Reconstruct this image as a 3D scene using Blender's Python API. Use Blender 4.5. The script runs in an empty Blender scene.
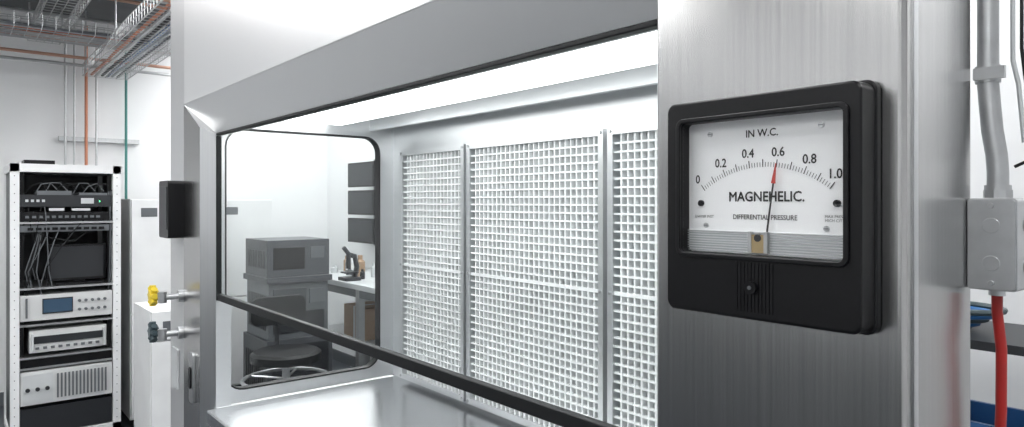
import bpy, math, random
from mathutils import Vector, Matrix
random.seed(4)
H=1.53
sc=bpy.context.scene
# ---------------------------------------------------------------- materials
def mat(name,col,rough=.5,metal=0.,emit=0.,var=.04,scale=(6,6,6),bump=0.,rvar=0.,spec=.5,coat=0.,low=0.):
    m=bpy.data.materials.new(name); m.use_nodes=True
    nt=m.node_tree; N=nt.nodes; L=nt.links
    b=N['Principled BSDF']
    b.inputs['Roughness'].default_value=rough; b.inputs['Metallic'].default_value=metal
    b.inputs['Specular IOR Level'].default_value=spec
    b.inputs['Coat Weight'].default_value=coat
    tc=N.new('ShaderNodeTexCoord'); mp=N.new('ShaderNodeMapping'); mp.inputs['Scale'].default_value=scale
    no=N.new('ShaderNodeTexNoise'); no.inputs['Scale'].default_value=1; no.inputs['Detail'].default_value=4
    L.new(tc.outputs['Object'],mp.inputs['Vector']); L.new(mp.outputs[0],no.inputs['Vector'])
    rp=N.new('ShaderNodeValToRGB')
    lo=[max(0,x*(1-var)) for x in col]; hi=[min(1,x*(1+var)) for x in col]
    rp.color_ramp.elements[0].position=.3; rp.color_ramp.elements[1].position=.7
    rp.color_ramp.elements[0].color=(*lo,1); rp.color_ramp.elements[1].color=(*hi,1)
    L.new(no.outputs['Fac'],rp.inputs['Fac']); L.new(rp.outputs[0],b.inputs['Base Color'])
    if rvar:
        mr=N.new('ShaderNodeMapRange'); mr.inputs['To Min'].default_value=max(0,rough-rvar); mr.inputs['To Max'].default_value=rough+rvar
        L.new(no.outputs['Fac'],mr.inputs['Value']); L.new(mr.outputs[0],b.inputs['Roughness'])
    last=None
    if bump:
        bp=N.new('ShaderNodeBump'); bp.inputs['Strength'].default_value=bump; bp.inputs['Distance'].default_value=.001
        L.new(no.outputs['Fac'],bp.inputs['Height']); last=bp
    if low:
        n2=N.new('ShaderNodeTexNoise'); n2.inputs['Scale'].default_value=7; n2.inputs['Detail'].default_value=1
        L.new(tc.outputs['Object'],n2.inputs['Vector'])
        b2=N.new('ShaderNodeBump'); b2.inputs['Strength'].default_value=low; b2.inputs['Distance'].default_value=.01
        L.new(n2.outputs['Fac'],b2.inputs['Height'])
        if last: L.new(last.outputs[0],b2.inputs['Normal'])
        last=b2
    if last: L.new(last.outputs[0],b.inputs['Normal'])
    if emit:
        b.inputs['Emission Color'].default_value=(*col,1); b.inputs['Emission Strength'].default_value=emit
    return m
def glassmat(name,tint=(.98,.99,.988),refl=1.):
    m=bpy.data.materials.new(name); m.use_nodes=True
    nt=m.node_tree; N=nt.nodes; L=nt.links
    N.remove(N['Principled BSDF'])
    t=N.new('ShaderNodeBsdfTransparent'); t.inputs[0].default_value=(*tint,1)
    g=N.new('ShaderNodeBsdfGlossy'); g.inputs['Roughness'].default_value=.02
    f=N.new('ShaderNodeLayerWeight'); f.inputs['Blend'].default_value=.5
    pw=N.new('ShaderNodeMath'); pw.operation='POWER'; pw.inputs[1].default_value=5
    mu=N.new('ShaderNodeMath'); mu.operation='MULTIPLY_ADD'; mu.inputs[1].default_value=.9*refl; mu.inputs[2].default_value=.035*refl
    mx=N.new('ShaderNodeMixShader')
    L.new(f.outputs['Facing'],pw.inputs[0]); L.new(pw.outputs[0],mu.inputs[0]); L.new(mu.outputs[0],mx.inputs[0]); L.new(t.outputs[0],mx.inputs[1]); L.new(g.outputs[0],mx.inputs[2])
    L.new(mx.outputs[0],N['Material Output'].inputs['Surface'])
    return m
M={}
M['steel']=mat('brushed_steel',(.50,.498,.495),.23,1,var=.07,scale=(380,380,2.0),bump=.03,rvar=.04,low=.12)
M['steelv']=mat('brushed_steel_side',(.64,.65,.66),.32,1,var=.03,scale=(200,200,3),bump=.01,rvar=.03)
M['top']=mat('worktop_steel',(.60,.615,.63),.24,1,var=.05,scale=(3,300,3),bump=.015,rvar=.04,low=.06)
M['inner']=mat('inner_steel',(.74,.755,.765),.36,.85,var=.012,scale=(3,3,60))
M['paint']=mat('powder_coat_grey',(.69,.70,.71),.32,.35,var=.01,coat=.08,scale=(2,2,2))
M['apron']=mat('apron_grey',(.57,.58,.59),.32,.5,var=.01,scale=(2,2,2))
M['black']=mat('black_plastic',(.004,.004,.005),.34,0,var=.2,scale=(300,300,300),bump=.03,spec=.3)
M['rubber']=mat('black_rubber',(.008,.009,.010),.5,spec=.3)
M['white']=mat('white_enamel',(.80,.81,.815),.4)
M['dial']=mat('dial_white',(.90,.91,.915),.5,var=.005)
M['ink']=mat('printed_ink',(.012,.012,.012),.6)
M['red']=mat('red_paint',(.50,.04,.03),.4)
M['cred']=mat('red_cable_jacket',(.38,.015,.012),.4)
M['orange']=mat('orange_jacket',(.52,.20,.11),.5)
M['blue']=mat('blue_plastic',(.03,.13,.34),.4)
M['teal']=mat('teal_jacket',(.05,.22,.20),.5)
M['petrol']=mat('petrol_blue_plastic',(.045,.07,.08),.4)
M['yellow']=mat('yellow_plastic',(.80,.60,.04),.4)
M['copper']=mat('copper_pipe',(.55,.33,.25),.35,.7)
M['galv']=mat('galvanised_steel',(.52,.53,.54),.34,.9,var=.06,scale=(60,60,60))
M['grille']=mat('grille_white',(.87,.885,.89),.4)
M['pleat']=mat('filter_media',(.44,.47,.485),.8,var=.08,scale=(180,10,10))
M['dark']=mat('dark_equipment',(.018,.020,.024),.42)
M['grey']=mat('mid_grey',(.12,.13,.14),.45)
M['machine']=mat('machine_grey',(.065,.07,.078),.42)
M['lgrey']=mat('light_grey',(.56,.58,.59),.45)
M['beige']=mat('instrument_beige',(.60,.61,.61),.45)
M['screen']=mat('lcd_screen',(.03,.06,.10),.2,emit=.3)
M['card']=mat('cardboard',(.38,.26,.17),.8)
M['brass']=mat('brass',(.50,.38,.20),.35,.9)
M['lamp']=mat('lamp_diffuser',(.985,.99,.99),.5,emit=5.5,var=0)
M['room_lamp']=mat('panel_diffuser',(.985,.99,.99),.5,emit=11.8,var=0)
M['wall']=mat('wall_paint',(.82,.828,.835),.7,var=.012,scale=(1,1,1))
M['ceil']=mat('ceiling_grey',(.10,.105,.11),.8,var=.08)
M['floor']=mat('floor_vinyl',(.05,.056,.068),.35,var=.12,scale=(3,3,3))
M['ledg']=mat('led_green',(.1,.9,.3),.4,emit=2)
M['glass']=glassmat('clear_glass',refl=.4)
M['cover']=glassmat('gauge_cover_glass',(.99,.99,.99),.5)
# ---------------------------------------------------------------- mesh builder
class MB:
    def __init__(s): s.v=[];s.f=[];s.m=[];s.mats=[]
    def mi(s,k):
        if k not in s.mats: s.mats.append(k)
        return s.mats.index(k)
    def add(s,vs,fs,k):
        o=len(s.v); s.v+= [tuple(p) for p in vs]; i=s.mi(k)
        for f in fs: s.f.append([o+q for q in f]); s.m.append(i)
        return s
    def box(s,x0,x1,y0,y1,z0,z1,k):
        vs=[(x,y,z) for x in (x0,x1) for y in (y0,y1) for z in (z0,z1)]
        fs=[(0,1,3,2),(4,6,7,5),(0,4,5,1),(2,3,7,6),(0,2,6,4),(1,5,7,3)]
        return s.add(vs,fs,k)
    def tube(s,pts,r,k,n=12,cap=True):
        pts=[Vector(p) for p in pts]; rings=[]
        up=None
        for i,p in enumerate(pts):
            if i==0: t=pts[1]-p
            elif i==len(pts)-1: t=p-pts[-2]
            else: t=(pts[i+1]-p).normalized()+(p-pts[i-1]).normalized()
            t.normalize()
            if up is None:
                up=Vector((0,0,1)) if abs(t.z)<.9 else Vector((1,0,0))
            a=t.cross(up)
            if a.length<1e-4: a=t.orthogonal()
            a.normalize(); b=a.cross(t).normalized(); up=b
            rr=r[i] if isinstance(r,(list,tuple)) else r
            rings.append([p+a*rr*math.cos(2*math.pi*j/n)+b*rr*math.sin(2*math.pi*j/n) for j in range(n)])
        vs=[q for rg in rings for q in rg]; fs=[]
        for i in range(len(rings)-1):
            for j in range(n):
                fs.append((i*n+j,i*n+(j+1)%n,(i+1)*n+(j+1)%n,(i+1)*n+j))
        if cap: fs.append(tuple(range(n))[::-1]); fs.append(tuple((len(rings)-1)*n+j for j in range(n)))
        return s.add(vs,fs,k)
    def cyl(s,p0,p1,r,k,n=20): return s.tube([p0,p1],r,k,n)
    def ring(s,outer,inner,fn,d0,d1,k):
        n=len(outer)
        vs=[fn(a,b,d0) for a,b in outer]+[fn(a,b,d0) for a,b in inner]+[fn(a,b,d1) for a,b in outer]+[fn(a,b,d1) for a,b in inner]
        fs=[]
        for i in range(n):
            j=(i+1)%n
            fs+=[(i,j,n+j,n+i),(2*n+i,3*n+i,3*n+j,2*n+j),(i,2*n+i,2*n+j,j),(n+i,n+j,3*n+j,3*n+i)]
        return s.add(vs,fs,k)
    def slab(s,pts,fn,d0,d1,k):
        n=len(pts); vs=[fn(a,b,d0) for a,b in pts]+[fn(a,b,d1) for a,b in pts]
        fs=[tuple(range(n)),tuple(range(2*n-1,n-1,-1))]+[(i,n+i,n+(i+1)%n,(i+1)%n) for i in range(n)]
        return s.add(vs,fs,k)
    def text(s,body,size,fn,cx,cz,k,sx=1.,bold=0.):
        cu=bpy.data.curves.new('t','FONT'); cu.body=body; cu.size=size; cu.align_x='CENTER'; cu.align_y='CENTER'; cu.resolution_u=3
        ob=bpy.data.objects.new('t',cu); sc.collection.objects.link(ob)
        dg=bpy.context.evaluated_depsgraph_get(); me=ob.evaluated_get(dg).to_mesh()
        vs=[(v.co.x,v.co.y) for v in me.vertices]; fs=[tuple(p.vertices) for p in me.polygons]
        for ox,oz,e in (((-bold,0,0),(bold,0,1e-5),(0,bold,2e-5),(0,-bold,3e-5)) if bold else ((0,0,0),)):
            s.add([Vector(fn(cx+x*sx+ox,cz+y+oz))-Vector((0,e,0)) for x,y in vs],fs,k)
        bpy.data.objects.remove(ob); bpy.data.curves.remove(cu)
    def make(s,name,parent=None,bevel=0,smooth=True,seg=2):
        me=bpy.data.meshes.new(name); me.from_pydata(s.v,[],s.f)
        for k in s.mats: me.materials.append(M[k])
        for p,i in zip(me.polygons,s.m): p.material_index=i
        import bmesh
        bm=bmesh.new(); bm.from_mesh(me); bmesh.ops.recalc_face_normals(bm,faces=bm.faces); bm.to_mesh(me); bm.free()
        ob=bpy.data.objects.new(name,me); sc.collection.objects.link(ob)
        if smooth:
            me.shade_smooth()
            try: me.set_sharp_from_angle(angle=math.radians(35))
            except Exception: pass
        if bevel:
            b=ob.modifiers.new('bevel','BEVEL'); b.width=bevel; b.segments=seg; b.limit_method='ANGLE'; b.angle_limit=math.radians(40)
            b.harden_normals=True
        if parent: ob.parent=parent
        return ob
def empty(name,loc=(0,0,0)):
    e=bpy.data.objects.new(name,None); sc.collection.objects.link(e); e.empty_display_size=.1; return e
def rr(a0,a1,b0,b1,r,n=6):
    out=[]
    for cx,cy,st in ((a1-r,b1-r,0),(a0+r,b1-r,90),(a0+r,b0+r,180),(a1-r,b0+r,270)):
        for i in range(n+1):
            t=math.radians(st+90*i/n); out.append((cx+r*math.cos(t),cy+r*math.sin(t)))
    return out
XZ=lambda a,b,d:(a,d,b)
YZ=lambda a,b,d:(d,a,b)
# ---------------------------------------------------------------- room
XL,XR,YB,YF,ZC=-6.4,2.6,2.9,-3.2,2.98
MB().box(XL-.1,XR+.1,YF-.1,YB+.1,-.1,0,'floor').make('floor')
MB().box(XL-.1,XR+.1,YF-.1,YB+.1,ZC,ZC+.1,'ceil').make('ceiling')
MB().box(XL-.1,XL,YF,YB,0,ZC,'wall').make('wall_left')
MB().box(XR,XR+.1,YF,YB,0,ZC,'wall').make('wall_right')
MB().box(XL,XR,YB,YB+.1,0,ZC,'wall').make('wall_back')
MB().box(XL,XR,YF-.1,YF,0,ZC,'wall').make('wall_front')
MB().box(XL,XL+.012,YF,YB,0,.1,'grey').make('baseboard_left')
MB().box(XL+.012,XR,YB-.012,YB,0,.1,'grey').make('baseboard_back')
for x,y in [(x,y) for x in (-4.4,-3.0,-1.2,.8) for y in (-2.1,-.1,2.1)]+[(-5.6,2.1)]:  # all out of view; the last one is added to whiten the left wall
    if x==-4.4 and y==-.1: y=-.75  # added beyond the frame edge to brighten the left wall
    b=MB(); b.box(x-.32,x+.32,y-.62,y+.62,ZC-.05,ZC,'white'); b.box(x-.29,x+.29,y-.59,y+.59,ZC-.056,ZC-.05,'room_lamp'); b.make('unseen_ceiling_light')
b=MB(); b.box(-5.6,1.6,YF+.02,YF+.62,.1,.9,'grey'); b.box(-5.6,1.6,YF+.05,YF+.56,0,.1,'dark'); b.box(-5.62,1.62,YF+.01,YF+.66,.9,.94,'dark')  # unseen bench added so the steel post reflects darker towards its bottom
for i in range(12):
    x=-5.58+i*.6; b.box(x,x+.57,YF+.62,YF+.635,.13,.87,'grey'); b.box(x+.2,x+.37,YF+.65,YF+.66,.8,.815,'galv')
b.make('unseen_reflection_bench',None)
for x0 in (-3.5,):  # unseen tall dark block, added to vary the reflections in the steel
    b=MB(); b.box(x0,x0+.5,YF+.02,YF+.45,.945,2.2,'grey')
    for k in (0,1): b.box(x0+.01+k*.245,x0+.245+k*.245,YF+.45,YF+.465,.96,2.18,'machine'); b.box(x0+.215+k*.05,x0+.225+k*.05,YF+.465,YF+.485,1.5,1.65,'galv')
    b.make('unseen_reflection_cabinet')
# ---------------------------------------------------------------- flow hood
hood=empty('laminar_flow_hood')
Y0=.525; XRp=-.197; XLp=-.420
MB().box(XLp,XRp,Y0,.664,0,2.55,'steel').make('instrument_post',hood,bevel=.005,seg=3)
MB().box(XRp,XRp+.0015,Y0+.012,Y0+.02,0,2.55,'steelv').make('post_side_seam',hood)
b=MB(); b.box(-2.14,XLp-.0005,.527,1.2,H+.282,2.55,'paint'); b.make('upper_housing',hood,bevel=.004)
b=MB()
B=(-2.14,.527,H+.282); C=(-1.975,.527,H+.203); A=(-1.946,.56,H+.188)
B2=(XLp,.527,H+.282); A2=(XLp,.56,H+.188)
b.add([B,B2,A2,A],[(0,1,2,3)],'apron')
b.add([A,A2,(XLp,.60,H+.188),(-1.946,.60,H+.188)],[(0,1,2,3)],'apron')
b.make('sloped_apron',hood)
b=MB()
zb=0.0
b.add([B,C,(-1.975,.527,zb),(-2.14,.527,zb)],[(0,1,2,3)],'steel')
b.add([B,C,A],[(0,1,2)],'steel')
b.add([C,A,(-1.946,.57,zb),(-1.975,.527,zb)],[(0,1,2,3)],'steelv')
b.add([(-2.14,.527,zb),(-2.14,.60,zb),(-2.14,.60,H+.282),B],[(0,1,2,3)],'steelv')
b.make('side_post',hood)
MB().box(-2.31,-2.142,.530,.60,0,2.55,'apron').make('side_cladding',hood,bevel=.004)
b=MB()
o=rr(.572,1.14,H-.56,H+.262,.001); i_=rr(.590,1.065,H-.525,H+.205,.05)
b.ring(o,i_,YZ,-1.99,-1.96,'inner'); b.make('side_wall',hood,bevel=.0)
b=MB(); b.ring(rr(.588,1.067,H-.527,H+.207,.052),rr(.592,1.0625,H-.5225,H+.2025,.048),YZ,-1.985,-1.958,'rubber'); b.make('side_window_gasket',hood)
MB().slab(rr(.592,1.063,H-.523,H+.203,.048),YZ,-1.976,-1.972,'glass').make('side_window_glass',hood)
MB().box(-.432,XLp-.0005,.60,1.14,H-.56,H+.262,'inner').make('inner_side_wall',hood)
MB().box(-1.96,-.432,1.115,1.14,H-.56,H+.262,'inner').make('inner_back_wall',hood)
MB().box(-2.0,-.42,1.141,1.2,0.95,H+.282,'paint').make('outer_back',hood)
b=MB(); b.box(-1.96,-.432,.60,1.115,H+.262,H+.28,'white'); b.make('inner_ceiling',hood)
b=MB(); b.box(-1.93,-.45,.66,.93,H+.245,H+.262,'white'); b.make('lamp_tray',hood,bevel=.003)
b=MB(); b.slab(rr(.68,.785,0,.018,.008),lambda a,z,d:(d,a,H+.229+z),-1.90,-.47,'lamp'); b.slab(rr(.80,.91,0,.018,.008),lambda a,z,d:(d,a,H+.229+z),-1.90,-.47,'lamp'); b.make('lamp_lens',hood)
b=MB(); b.box(-1.96,-.432,1.03,1.045,H+.225,H+.262,'inner'); b.make('ceiling_rail',hood)
b=MB(); b.box(-1.944,XLp-.001,.535,1.115,H-.60,H-.56,'top'); b.make('worktop',hood,bevel=.006)
b=MB(); b.box(-2.10,-.425,.56,1.19,.10,.93,'paint'); b.box(-2.05,-.46,.60,1.15,0,.10,'dark')
for x0,x1 in ((-1.94,-1.45),(-1.44,-.94),(-.93,-.44)):
    b.box(x0,x1,.545,.56,.14,.90,'lgrey'); b.box(x1-.06,x1-.045,.52,.535,.55,.75,'galv'); b.box(x1-.06,x1-.045,.53,.546,.56,.57,'galv'); b.box(x1-.06,x1-.045,.53,.546,.73,.74,'galv')
b.make('base_cabinet',hood,bevel=.003)
def filt(x0,x1,name):
    z0,z1=H-.545,H+.158
    b=MB()
    w=.015
    b.ring(rr(x0,x1,z0,z1,.002,2),rr(x0+w,x1-w,z0+w,z1-w,.002,2),XZ,1.082,1.115,'inner')
    n=36; st=(z1-z0-2*w)/n
    for i in range(1,n):
        z=z0+w+i*st; t=.0042 
        if i==18: t=.008
        b.box(x0+w,x1-w,1.088,1.096,z-t/2,z+t/2,'grille')
    nx=max(2,round((x1-x0-2*w)/.0185)); sx=(x1-x0-2*w)/nx
    for i in range(1,nx):
        x=x0+w+i*sx
        b.box(x-.0020,x+.0020,1.089,1.104,z0+w,z1-w,'grille')
    b.box(x0+w,x1-w,1.110,1.114,z0+w,z1-w,'pleat')
    for z in (z0+.008,(z0+z1)/2,z1-.008):
        for x in (x0+.008,x1-.008): b.cyl((x,1.082,z),(x,1.079,z),.0035,'galv',10)
    b.make(name,hood)
filt(-1.862,-1.520,'filter_panel_1'); filt(-1.508,-1.006,'filter_panel_2'); filt(-.994,-.492,'filter_panel_3')
b=MB(); b.box(-1.944,XLp-.002,.562,.575,H-.268,H-.249,'rubber')
b.box(-1.944,XLp-.002,.560,.574,H+.181,H+.188,'rubber'); b.box(-1.946,-1.939,.560,.574,H-.268,H+.18,'rubber'); b.make('sash_frame',hood,bevel=.002)
MB().box(-1.940,XLp-.003,.566,.570,H-.25,H+.182,'glass').make('sash_glass',hood)
b=MB(); b.box(-1.956,-1.944,.560,.60,H-.56,H-.272,'inner'); b.make('sash_guide',hood)
# ---------------------------------------------------------------- gauge
g=empty('differential_pressure_gauge')
gx0,gx1,gz0,gz1=-.382,-.2140,H-.0945,H+.0865
wx0,wx1,wz0,wz1=-.367,-.226,H-.043,H+.068
b=MB(); b.slab(rr(gx0-.003,gx1+.0012,gz0-.003,gz1+.003,.008),XZ,.516,.525,'black'); b.make('mounting_flange',g,bevel=.002)
b=MB(); b.ring(rr(gx0,gx1,gz0,gz1,.007),rr(wx0,wx1,wz0,wz1,.004),XZ,.494,.517,'black'); b.make('housing',g,bevel=.0025,seg=3)
b=MB(); b.ring(rr(wx0-.004,wx1+.004,wz0-.004,wz1+.004,.007),rr(wx0,wx1,wz0,wz1,.004),XZ,.4915,.4945,'black'); b.make('window_bezel',g,bevel=.001)
cx=-.297
b=MB()
for i in range(11):
    x=cx-.0155+i*.0031; b.box(x-.0011,x+.0011,.4934,.4945,H-.088,H-.0485,'black')
b.cyl((cx-.001,.4945,H-.068),(cx-.001,.4895,H-.068),.0052,'black',20); b.cyl((cx-.001,.490,H-.068),(cx-.001,.4887,H-.068),.0016,'grey',12)
b.make('lower_ribs_and_zero_screw',g)
YD=.506
MB().box(wx0-.001,wx1+.001,YD,YD+.004,wz0-.001,wz1+.001,'dial').make('dial_plate',g)
T=lambda a,z:(a,YD-.0004,z)
b=MB(); ac=(cx+.001,H-.061); R=.0915; AM=37.5
def pol(r,t): t=math.radians(t); return (ac[0]+r*math.sin(t),ac[1]+r*math.cos(t))
def stroke(p,q,w,k='ink'):
    p=Vector(p);q=Vector(q);d=(q-p).normalized();n=Vector((-d.y,d.x))*w/2
    b.add([T(*(p+n)),T(*(q+n)),T(*(q-n)),T(*(p-n))],[(0,1,2,3)],k)
for i in range(51):
    t=-AM+2*AM*i/50; L=.0062 if i%5==0 else .0038
    stroke(pol(R-.0022,t),pol(R-.0022+L,t),.00075 if i%5==0 else .00045)
for i,lab in enumerate(('0','0.2','0.4','0.6','0.8','1.0')):
    t=(-AM+2*AM*i/5)*(.965 if i==5 else 1); p=pol(R+.0098,t); b.text(lab,.0102,T,p[0]-(.0016 if i==5 else 0),p[1],'ink',.9,.00018)
b.text('IN W.C.',.0085,T,cx,H+.0555,'ink',.97,.00014)
b.text('MAGNEHELIC.',.0112,T,cx+.003,H+.0040,'ink',.93,.00026)
b.text('DIFFERENTIAL PRESSURE',.0056,T,cx+.002,H-.0125,'ink',.92,.00006)
b.text('DWYER INST',.0032,T,wx0+.016,H-.0125,'ink'); b.text('MAX PRESS\nMICH CITY',.0030,T,wx1-.012,H-.0125,'ink')
b.make('scale_markings',g,smooth=False)
b=MB()
for x,z in ((wx0+.013,H-.001),(wx1-.010,H-.001)): b.cyl((x,YD,z),(x,YD-.002,z),.0027,'black',14)
for x,z in ((wx0+.022,wz1-.010),(wx1-.022,wz1-.010),(wx0+.018,H-.020),(wx1-.018,H-.020)): b.cyl((x,YD,z),(x,YD-.0015,z),.0022,'galv',12); b.box(x-.0018,x+.0018,YD-.0018,YD-.0014,z-.0003,z+.0003,'grey')
b.make('dial_screws',g)
b=MB()
for i in range(9):
    z=wz0+.001+i*.0021; b.box(wx0,wx1,YD-.0022,YD-.0002,z,z+.0009,'lgrey')
b.make('lower_lens_ribs',g)
b=MB(); b.box(cx-.008,cx+.006,YD-.0045,YD-.0005,H-.041,H-.0265,'brass'); b.box(cx-.0095,cx-.0065,YD-.0052,YD-.001,H-.041,H-.024,'galv'); b.box(cx+.0045,cx+.0075,YD-.0052,YD-.001,H-.041,H-.024,'galv')
b.cyl((cx-.001,YD-.0052,H-.029),(cx-.001,YD-.001,H-.029),.003,'dark',14)
nt_=7.8; p0=pol(.030,nt_); p1=pol(R-.0150,nt_); p2=pol(R+.001,nt_)
Tn=lambda p:(p[0],YD-.0030,p[1])
def quad(p,q,w0,w1,k):
    p=Vector(p);q=Vector(q);d=(q-p).normalized();n=Vector((-d.y,d.x))
    pts=[p+n*w0/2,q+n*w1/2,q-n*w1/2,p-n*w0/2]
    b.add([Tn(x) for x in pts]+[(x[0],YD-.0024,x[1]) for x in pts],[(0,1,2,3),(7,6,5,4),(0,4,5,1),(1,5,6,2),(2,6,7,3),(3,7,4,0)],k)
quad(p0,p1,.0015,.0012,'ink'); quad(p1,p2,.0036,.0004,'red'); b.make('needle_and_movement',g)
MB().box(wx0+.0005,wx1-.0005,.4965,.4975,wz0+.0005,wz1-.0005,'cover').make('cover_glass',g)
# ---------------------------------------------------------------- control + valves
b=MB(); b.slab(rr(-2.25,-2.14,H-.105,H+.062,.01),XZ,.485,.5295,'black'); b.slab(rr(-2.24,-2.15,H-.08,H+.045,.004),XZ,.483,.4855,'dark')
b.make('control_display',None,bevel=.004)
def valve(z,col,name):
    b=MB(); x=-2.16
    b.cyl((x,.5295,z),(x,.515,z),.018,'galv'); b.cyl((x,.515,z),(x,.47,z),.009,'galv'); b.cyl((x,.475,z-.016),(x,.475,z+.016),.012,'galv')
    b.cyl((x-.04,.478,z+.002),(x-.125,.478,z+.002),.006,'galv'); b.tube([(x,.478,z),(x-.045,.478,z)],.010,'galv')
    for k in range(4):
        a=k*math.pi/4
        dx,dz=.03*math.cos(a),.03*math.sin(a)
        b.tube([(x-.06-dx,.462,z-dz),(x-.06+dx,.462,z+dz)],.009,col,8)
    b.cyl((x-.06,.476,z),(x-.06,.452,z),.016,col)
    b.make(name)
valve(H-.275,'yellow','gas_valve'); valve(H-.382,'petrol','gas_valve.001')
MB().slab(rr(-2.27,-2.20,H-.56,H-.44,.006),XZ,.524,.5295,'lgrey').make('wall_switch_plate',None,bevel=.001)
b=MB(); b.slab(rr(-2.06,-2.02,H-.56,H-.42,.01),XZ,.520,.5268,'galv'); b.slab(rr(-2.05,-2.03,H-.52,H-.46,.008),XZ,.516,.520,'black'); b.make('latch_plate',hood,bevel=.001)
# ---------------------------------------------------------------- conduit and junction box
b=MB()
bx0,bx1,by0,by1,bz0,bz1=XRp+.0005,-.162,.650,.692,H-.0715,H+.003
b.slab(rr(bx0,bx1,bz0,bz1,.003),XZ,by0,by1,'galv'); b.slab(rr(bx0+.001,bx1-.001,bz0+.001,bz1-.001,.003),XZ,by0-.0018,by0,'galv')
for z in (bz0+.006,bz1-.006): b.cyl(((bx0+bx1)/2,by0-.0018,z),((bx0+bx1)/2,by0-.0035,z),.0022,'galv',12)
for z in (bz0+.022,bz1-.022):
    b.cyl(((bx0+bx1)/2,by0-.0018,z),((bx0+bx1)/2,by0-.0024,z),.0062,'galv',20)
for z in (bz0+.02,bz1-.02): b.cyl((bx1,.673,z),(bx1+.0015,.673,z),.007,'galv',14)
b.make('junction_box',None,bevel=.0005)
b=MB()
xc=XRp+.0085; yc=.674
b.tube([(xc,yc,2.6),(xc,yc,H+.10),(xc+.001,yc,H+.085),(xc+.003,yc,H+.06),(xc+.006,yc,H+.04),(xc+.007,yc,H+.025),(xc+.007,yc,H+.0035)],.0078,'galv',20)
b.cyl((xc+.007,yc,H+.0035),(xc+.007,yc,H+.010),.0105,'galv',8); b.cyl((xc+.007,yc,H+.010),(xc+.007,yc,H+.014),.0095,'galv',20)
b.cyl((xc,yc,H+.100),(xc,yc,H+.114),.0092,'galv',20); b.box(XRp+.0003,xc+.014,.664,.669,H+.102,H+.112,'galv')
b.make('electrical_conduit')
b=MB(); 
b.tube([(xc+.017,.70,2.6),(xc+.017,.70,H+.13),(xc+.020,.70,H+.10),(xc+.026,.70,H+.075),(xc+.030,.70,H+.05),(xc+.022,.70,H+.035),(xc+.012,.70,H+.03)],.0014,'rubber',8)
b.tube([(xc+.012,.695,2.6),(xc+.012,.695,H+.12),(xc+.016,.695,H+.10),(xc+.020,.695,H+.05)],.0018,'lgrey',8)
b.make('control_wires')
b=MB()
cp=[(bx0+.015,.672,bz0-.0005),(bx0+.015,.672,bz0-.02),(bx0+.018,.672,bz0-.05),(bx0+.017,.675,bz0-.10),(bx0+.014,.675,bz0-.2),(bx0+.022,.68,0.3),(bx0+.03,.72,0.02)]
b.tube(cp,.0040,'cred',14); b.cyl((bx0+.015,.672,bz0-.0003),(bx0+.015,.672,bz0-.006),.006,'galv',14)
b.make('red_power_cable')
# ---------------------------------------------------------------- right background shelf
sr=empty('storage_rack')
b=MB()
sx0,sx1,sy0,sy1=-1.05,-.15,2.2,2.6
for x in (sx0,sx1):
    for y in (sy0,sy1): b.box(x-.02,x+.02,y-.02,y+.02,0,1.15,'dark')
for z in (.3,.72,1.12): b.box(sx0,sx1,sy0,sy1,z,z+.025,'dark')
b.make('rack_frame',sr)
def tub(x,y,z,col,w=.2,name='bin'):
    b=MB(); b.ring(rr(x-w/2,x+w/2,y-.12,y+.12,.02),rr(x-w/2+.006,x+w/2-.006,y-.114,y+.114,.016),lambda a,c,d:(a,c,d),z,z+.15,col); b.slab(rr(x-w/2+.003,x+w/2-.003,y-.117,y+.117,.02),lambda a,c,d:(a,c,d),z,z+.006,col)
    b.ring(rr(x-w/2-.008,x+w/2+.008,y-.128,y+.128,.022),rr(x-w/2,x+w/2,y-.12,y+.12,.02),lambda a,c,d:(a,c,d),z+.135,z+.15,col); b.make(name,sr)
for x in (-.9,-.66,-.42): tub(x,2.4,.747,'blue'); tub(x,2.4,.327,'dark')
b=MB()
for i in range(5):
    r=.09+.01*i; cxx,cyy=-.80+.012*i,2.36
    b.tube([(cxx+r*math.cos(t*math.pi/12),cyy+r*.8*math.sin(t*math.pi/12),1.155+.014*i) for t in range(25)],.009,'blue' if i%2 else 'petrol',8)
b.make('coiled_cable',sr)
# ---------------------------------------------------------------- server rack
b=MB()
fx,bx=-5.1,-5.72; y0,y1=.285,.872; zt=1.765
for y in (y0,y1-.045):
    b.box(fx-.05,fx,y,y+.045,.04,zt,'white'); b.box(bx,bx+.05,y,y+.045,.04,zt,'white')
b.box(bx,fx,y0,y1,zt-.05,zt,'white'); b.box(bx,fx,y0,y1,.04,.09,'white')
b.box(bx+.01,bx+.02,y0+.04,y1-.04,.09,zt-.05,'dark')
for y in (y0+.01,y1-.02): b.box(bx+.05,fx-.05,y,y+.01,.09,zt-.05,'dark')
for y in (y0+.05,y1-.07):
    b.box(fx-.06,fx-.05,y,y+.02,.09,zt-.05,'black')
for i in range(30):
    z=.12+i*.054
    for y in (y0+.018,y1-.025): b.box(fx-.001,fx+.0005,y,y+.005,z,z+.006,'grey')
for x in (bx+.06,fx-.06):
    for y in (y0+.06,y1-.06): b.cyl((x,y,0),(x,y,.04),.025,'dark')
def unit(za,zb,k,ya=y0+.05,yb=y1-.05,d=.45,fo=.0):
    b.box(fx-d,fx-.012+fo,ya,yb,za,zb,k)
F=fx-.010
def fbox(ya,yb,za,zb,k,t=.004,o=0): b.box(F-.004+o,F+t+o,ya,yb,za,zb,k)
unit(1.50,1.574,'dark'); unit(1.41,1.468,'black')
for i in range(4): fbox(.36+i*.028,.375+i*.028,1.53,1.545,'lgrey')
fbox(.65,.72,1.52,1.555,'lgrey'); fbox(.75,.755,1.53,1.54,'ledg')
for i in range(12): fbox(.36+i*.034,.38+i*.034,1.43,1.445,'grey')
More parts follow.
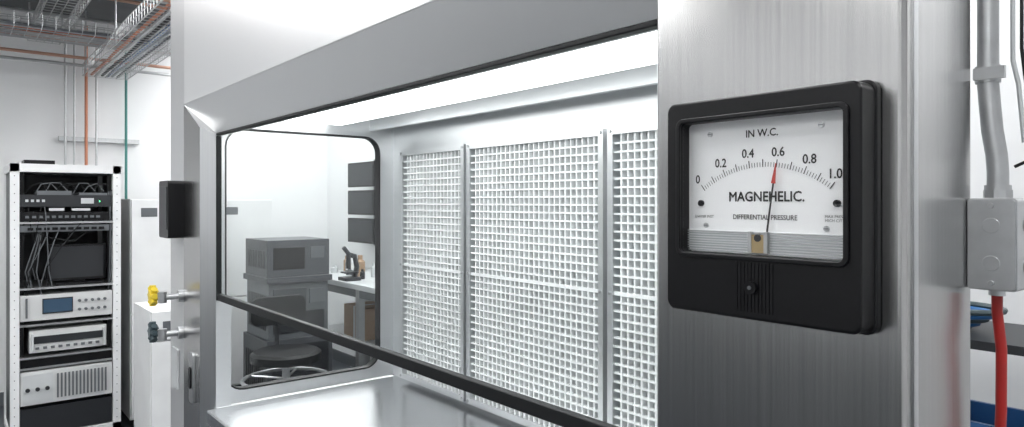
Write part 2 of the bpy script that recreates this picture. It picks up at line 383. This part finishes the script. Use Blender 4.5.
fbox(.60,.70,1.475,1.49,'lgrey'); fbox(.48,.56,1.475,1.492,'lgrey')
b.box(fx-.3,fx-.02,.42,.60,1.574,1.60,'grey'); b.box(fx-.3,fx-.02,.64,.80,1.574,1.59,'grey')
unit(1.345,1.385,'grey')
for i in range(10): fbox(.37+i*.042,.40+i*.042,1.355,1.372,'black')
for z in (1.395,.99,.565,.50,.765): b.box(fx-.5,fx-.005,y0+.03,y1-.03,z,z+.012,'galv')
b.box(fx-.10,fx-.085,.48,.80,1.03,1.26,'black'); b.box(fx-.0845,fx-.083,.495,.785,1.045,1.245,'dark'); b.box(fx-.20,fx-.03,.52,.78,1.002,1.018,'black'); b.box(fx-.12,fx-.10,.62,.68,1.01,1.1,'black')
unit(.80,.955,'beige',fo=.01); fbox(.36,.37,.82,.94,'grey',.012,.01); fbox(.45,.60,.845,.925,'screen',.006,.01); fbox(.445,.605,.838,.932,'dark',.003,.01)
for i in range(5):
    for j in range(2): b.cyl((F+.008,.64+i*.035,.85+j*.055),(F+.022,.64+i*.035,.85+j*.055),.009,'grey',12)
unit(.60,.735,'beige',.38,.79,fo=.0); fbox(.40,.77,.655,.70,'dark',.004); 
for i in range(9): fbox(.41+i*.04,.43+i*.04,.62,.635,'grey',.006)
b.box(fx-.02,fx+.02,.39,.40,.61,.72,'lgrey'); b.box(fx-.02,fx+.02,.77,.78,.61,.72,'lgrey')
unit(.512,.56,'black')
unit(.285,.488,'beige',fo=.012); fbox(.345,.50,.30,.47,'lgrey',.004,.012)
for i in range(14): fbox(.52+i*.02,.53+i*.02,.31,.46,'grey',.003,.012)
for i in range(3): b.cyl((F,.37+i*.05,.38),(F+.03,.37+i*.05,.38),.012,'dark',12)
unit(.095,.26,'dark')
b.box(fx-.3,fx-.1,.36,.52,zt,zt+.028,'black')
cols=['rubber','grey','rubber','grey','grey','rubber']
for i in range(11):
    ya=.37+random.random()*.40; yb=.35+random.random()*.14
    za=random.choice([1.35,1.44,1.53,1.36]); zz=random.choice([1.05,1.25,1.0,.9])
    b.tube([(fx-.03,ya,za),(fx-.008,ya*.7+yb*.3,za-.08),(fx-.008,ya*.3+yb*.7,(za+zz)/2),(fx-.015,yb,zz+.1),(fx-.03,yb+.02,zz)],.003,cols[i%6],6)
for i in range(8):
    ya=.36+i*.05; b.tube([(fx-.04,ya,1.58),(fx-.02,ya+.03,1.63+.01*(i%3)),(fx-.03,ya+.08,1.65),(fx-.03,ya+.12,1.6)],.003,['rubber','grey','grey','rubber'][i%4],6)
for i in range(4):
    b.tube([(fx-.02,.80+.006*i,1.6),(fx-.01,.81,1.4),(fx-.015,.805+.005*i,1.1),(fx-.02,.80,.95)],.003,['rubber','grey'][i%2],6)
b.make('server_rack',None,bevel=.0)
def fridge(x0,x1,y0,y1,z1,name,split=None):
    b=MB(); b.box(x0,x1-.03,y0,y1,.06,z1,'white'); b.box(x0+.03,x1-.06,y0+.03,y1-.03,0,.06,'dark')
    sp=split or z1*.5
    b.box(x1-.027,x1,y0+.004,y1-.004,.08,sp-.004,'white'); b.box(x1-.027,x1,y0+.004,y1-.004,sp+.004,z1-.005,'white')
    for z in (sp-.2,sp+.05): b.box(x1,x1+.025,y1-.05,y1-.035,z,z+.15,'galv')
    b.box(x1,x1+.004,y0+.06,y0+.16,z1-.12,z1-.06,'grey')
    b.make(name,None,bevel=.004)
fridge(-5.75,-5.15,.94,1.42,1.55,'laboratory_refrigerator')
fridge(-4.65,-4.2,.865,1.30,.92,'under_bench_freezer',.75)
fridge(-6.3,-5.6,1.62,2.06,1.55,'laboratory_refrigerator')
# large floor-standing analyser
b=MB(); ex,ey=-4.75,1.86
b.box(ex-.26,ex+.22,ey-.23,ey+.23,.10,.60,'machine'); b.box(ex-.24,ex+.19,ey-.21,ey+.21,.60,.98,'grey'); b.box(ex-.26,ex+.22,ey-.23,ey+.23,.98,1.02,'machine')
for dx in (-.22,.17):
    for dy in (-.19,.19): b.cyl((ex+dx,ey+dy-.012,.05),(ex+dx,ey+dy+.012,.05),.05,'dark')
b.box(ex+.22,ex+.225,ey-.2,ey+.2,.14,.56,'dark'); b.box(ex+.19,ex+.20,ey-.18,ey+.18,.64,.78,'dark'); b.box(ex+.19,ex+.20,ey-.18,ey+.05,.82,.94,'machine'); b.box(ex+.19,ex+.205,ey+.07,ey+.18,.83,.93,'grey')
for i in range(9): b.box(ex-.20+i*.04,ex-.18+i*.04,ey-.234,ey-.23,.2,.5,'black'); b.box(ex-.20+i*.04,ex-.18+i*.04,ey-.214,ey-.21,.66,.9,'dark')
b.box(ex-.24,ex+.19,ey-.22,ey+.22,1.02,1.27,'machine'); b.box(ex+.19,ex+.195,ey-.18,ey+.04,1.07,1.22,'black'); b.box(ex+.19,ex+.197,ey+.08,ey+.18,1.14,1.22,'grey')
for i in range(7): b.box(ex-.18+i*.05,ex-.15+i*.05,ey-.224,ey-.22,1.08,1.2,'dark')
b.make('floor_standing_analyser',None,bevel=.003)
# lab stool with backrest
b=MB(); sx,sy=-3.92,1.52
b.tube([(sx,sy,.60),(sx,sy,.61),(sx,sy,.65),(sx,sy,.665)],[.17,.20,.20,.18],'rubber',24); b.cyl((sx,sy,.3),(sx,sy,.60),.022,'galv'); b.cyl((sx,sy,.08),(sx,sy,.32),.03,'dark')
for k in range(5):
    a=k*1.2566; ca,sa=math.cos(a),math.sin(a)
    b.tube([(sx,sy,.12),(sx+.28*ca,sy+.28*sa,.075)],[.022,.014],'dark',8); b.cyl((sx+.28*ca-.012*sa,sy+.28*sa+.012*ca,.028),(sx+.28*ca+.012*sa,sy+.28*sa-.012*ca,.028),.028,'rubber',14)
    b.tube([(sx,sy,.50),(sx+.24*ca,sy+.24*sa,.50)],.007,'galv',6)
b.tube([(sx+.24*math.cos(t*math.pi/12),sy+.24*math.sin(t*math.pi/12),.50) for t in range(25)],.011,'galv',8)
b.tube([(sx-.12,sy+.02,.61),(sx-.24,sy+.04,.62),(sx-.26,sy+.04,.75),(sx-.25,sy+.04,.86)],.014,'dark',8)
b.slab(rr(sy-.13,sy+.21,.78,.95,.05),YZ,sx-.25,sx-.215,'rubber')
b.make('lab_stool')
b=MB(); bx0_,bx1_,by0_,by1_=-5.5,-3.0,2.25,2.88
b.box(bx0_,bx1_,by0_,by1_,.90,.94,'lgrey')
for x in (bx0_+.03,-4.5,-3.75,bx1_-.03):
    for y in (by0_+.04,by1_-.04): b.box(x-.025,x+.025,y-.025,y+.025,0,.90,'galv')
b.box(bx0_,bx1_,by0_+.02,by0_+.05,.84,.90,'grey'); b.box(bx0_+.05,bx1_-.05,by0_+.1,by1_-.03,.47,.49,'lgrey')
b.make('lab_bench',None,bevel=.003)
MB().box(-4.99,-4.64,2.40,2.75,.491,.73,'card').box(-4.83,-4.80,2.399,2.751,.491,.731,'lgrey').make('cardboard_box')
b=MB()
for i in range(30):
    x=-5.42+i*.065+random.random()*.02; y=2.44+random.random()*.3; r=.018+random.random()*.02; h=.05+random.random()*.15
    b.tube([(x,y,.9405),(x,y,.94+h*.7),(x,y,.94+h*.8),(x,y,.94+h)],[r,r,r*.5,r*.5],random.choice(['white','lgrey','dark','card','grey','grey','dark']),12)
b.make('reagent_bottles')
b=MB(); mx,my=-4.75,2.34
b.box(mx-.07,mx+.07,my-.07,my+.05,.9405,.965,'dark'); b.tube([(mx,my+.03,.96),(mx,my+.05,1.04),(mx,my+.03,1.12),(mx,my-.01,1.13)],.020,'dark',10); b.cyl((mx,my-.02,1.14),(mx,my-.02,1.03),.018,'dark'); b.tube([(mx,my-.02,1.14),(mx,my-.06,1.19)],.016,'dark'); b.box(mx-.05,mx+.05,my-.06,my+.04,.995,1.005,'dark')
b.make('microscope')
b=MB()
for z0 in (1.18,1.42,1.66):
    b.box(-5.58,-5.10,2.72,2.76,z0,z0+.21,'black'); b.box(-5.56,-5.12,2.717,2.72,z0+.02,z0+.19,'dark'); b.box(-5.38,-5.30,2.76,2.87,z0+.08,z0+.14,'grey')
b.box(-5.37,-5.31,2.86,2.898,1.15,1.9,'grey'); b.make('wall_mounted_monitor')
# ---------------------------------------------------------------- ceiling services
sv=empty('overhead_cable_tray')
def basket(b,axis,c,z,a0,a1,w=.3,hh=.09,st=.07):
    def pt(a,o,zz): return (a,c+o,zz) if axis=='x' else (c+o,a,zz)
    for o in (-w/2,-w/4,0,w/4,w/2): b.tube([pt(a0,o,z),pt(a1,o,z)],.0035,'galv',6)
    for o in (-w/2,w/2):
        for k in (.5,1): b.tube([pt(a0,o,z+hh*k),pt(a1,o,z+hh*k)],.0035,'galv',6)
    n=int((a1-a0)/st)
    for i in range(n+1):
        a=a0+i*st; b.tube([pt(a,-w/2,z+hh),pt(a,-w/2,z),pt(a,w/2,z),pt(a,w/2,z+hh)],.0028,'galv',5)
    n=int((a1-a0)/1.2)
    for i in range(n+1):
        a=a0+.15+i*1.2
        for o in (-w/2,w/2): b.tube([pt(a,o,z),pt(a,o,ZC-.001)],.005,'galv',6)
b=MB()
basket(b,'y',-5.2,H+1.06,-2.5,1.4); basket(b,'x',.95,H+.98,-6.2,-3.4); basket(b,'y',-5.75,H+1.16,-2.5,1.4,.2); basket(b,'x',.55,H+1.2,-6.2,-3.4,.2); basket(b,'x',1.2,H+1.12,-6.2,-3.4,.2)
b.make('wire_baskets',sv,smooth=False)
b=MB()
for i in range(9):
    o=-.11+i*.027; k=['lgrey','grey','orange','lgrey','rubber','orange','blue','lgrey','grey'][i]
    b.tube([(-5.2+o,-2.5+j*.3,H+1.075+.012*random.random()) for j in range(13)],.009,k,6)
for i in range(6):
    o=-.10+i*.036; k=['orange','lgrey','rubber','blue','lgrey','grey'][i]
    b.tube([(-6.2+j*.34,.95+o+.01*random.random(),H+.995) for j in range(9)],.010,k,6)
b.make('data_cables',sv)
b=MB()
for x,z,k in ((-5.0,1.30,'copper'),(-4.86,1.30,'galv'),(-4.7,1.27,'copper'),(-4.4,1.33,'galv'),(-5.6,1.28,'galv'),(-6.0,1.20,'copper'),(-6.08,1.20,'galv'),(-6.0,1.08,'copper'),(-6.1,1.04,'galv')): 
    b.tube([(x,-2.6,H+z),(x,1.5,H+z)],.012,k,10)
b.make('ceiling_pipes',sv)
b=MB()
for y,k,zb_,r in ((.70,'galv',1.3,.009),(.76,'galv',1.2,.007),(.84,'orange',1.1,.011),(.91,'galv',1.2,.008),(1.12,'teal',1.35,.010)):
    b.tube([(-6.33,y,zb_),(-6.33,y,2.93)],r,k,10)
b.box(XL+.002,-6.345,.66,1.22,H+.48,H+.515,'galv')
b.make('wall_pipes')
MB().box(XL+.002,-6.36,.50,.62,1.50,1.66,'lgrey').box(-6.36,-6.355,.51,.61,1.51,1.65,'white').make('outlet_box')
# ---------------------------------------------------------------- world, camera
w=bpy.data.worlds.new('world'); sc.world=w; w.use_nodes=True
w.node_tree.nodes['Background'].inputs[0].default_value=(.8,.85,.9,1); w.node_tree.nodes['Background'].inputs[1].default_value=.3
cam=bpy.data.cameras.new('camera'); co=bpy.data.objects.new('camera',cam); sc.collection.objects.link(co)
co.location=(0,0,H); co.rotation_euler=(math.radians(90),0,math.radians(50.5))
cam.sensor_width=36; cam.lens=36*683/1024; cam.shift_y=-11.5/1024; cam.clip_start=.01
sc.camera=co
sc.view_settings.view_transform='Standard'; sc.view_settings.exposure=0
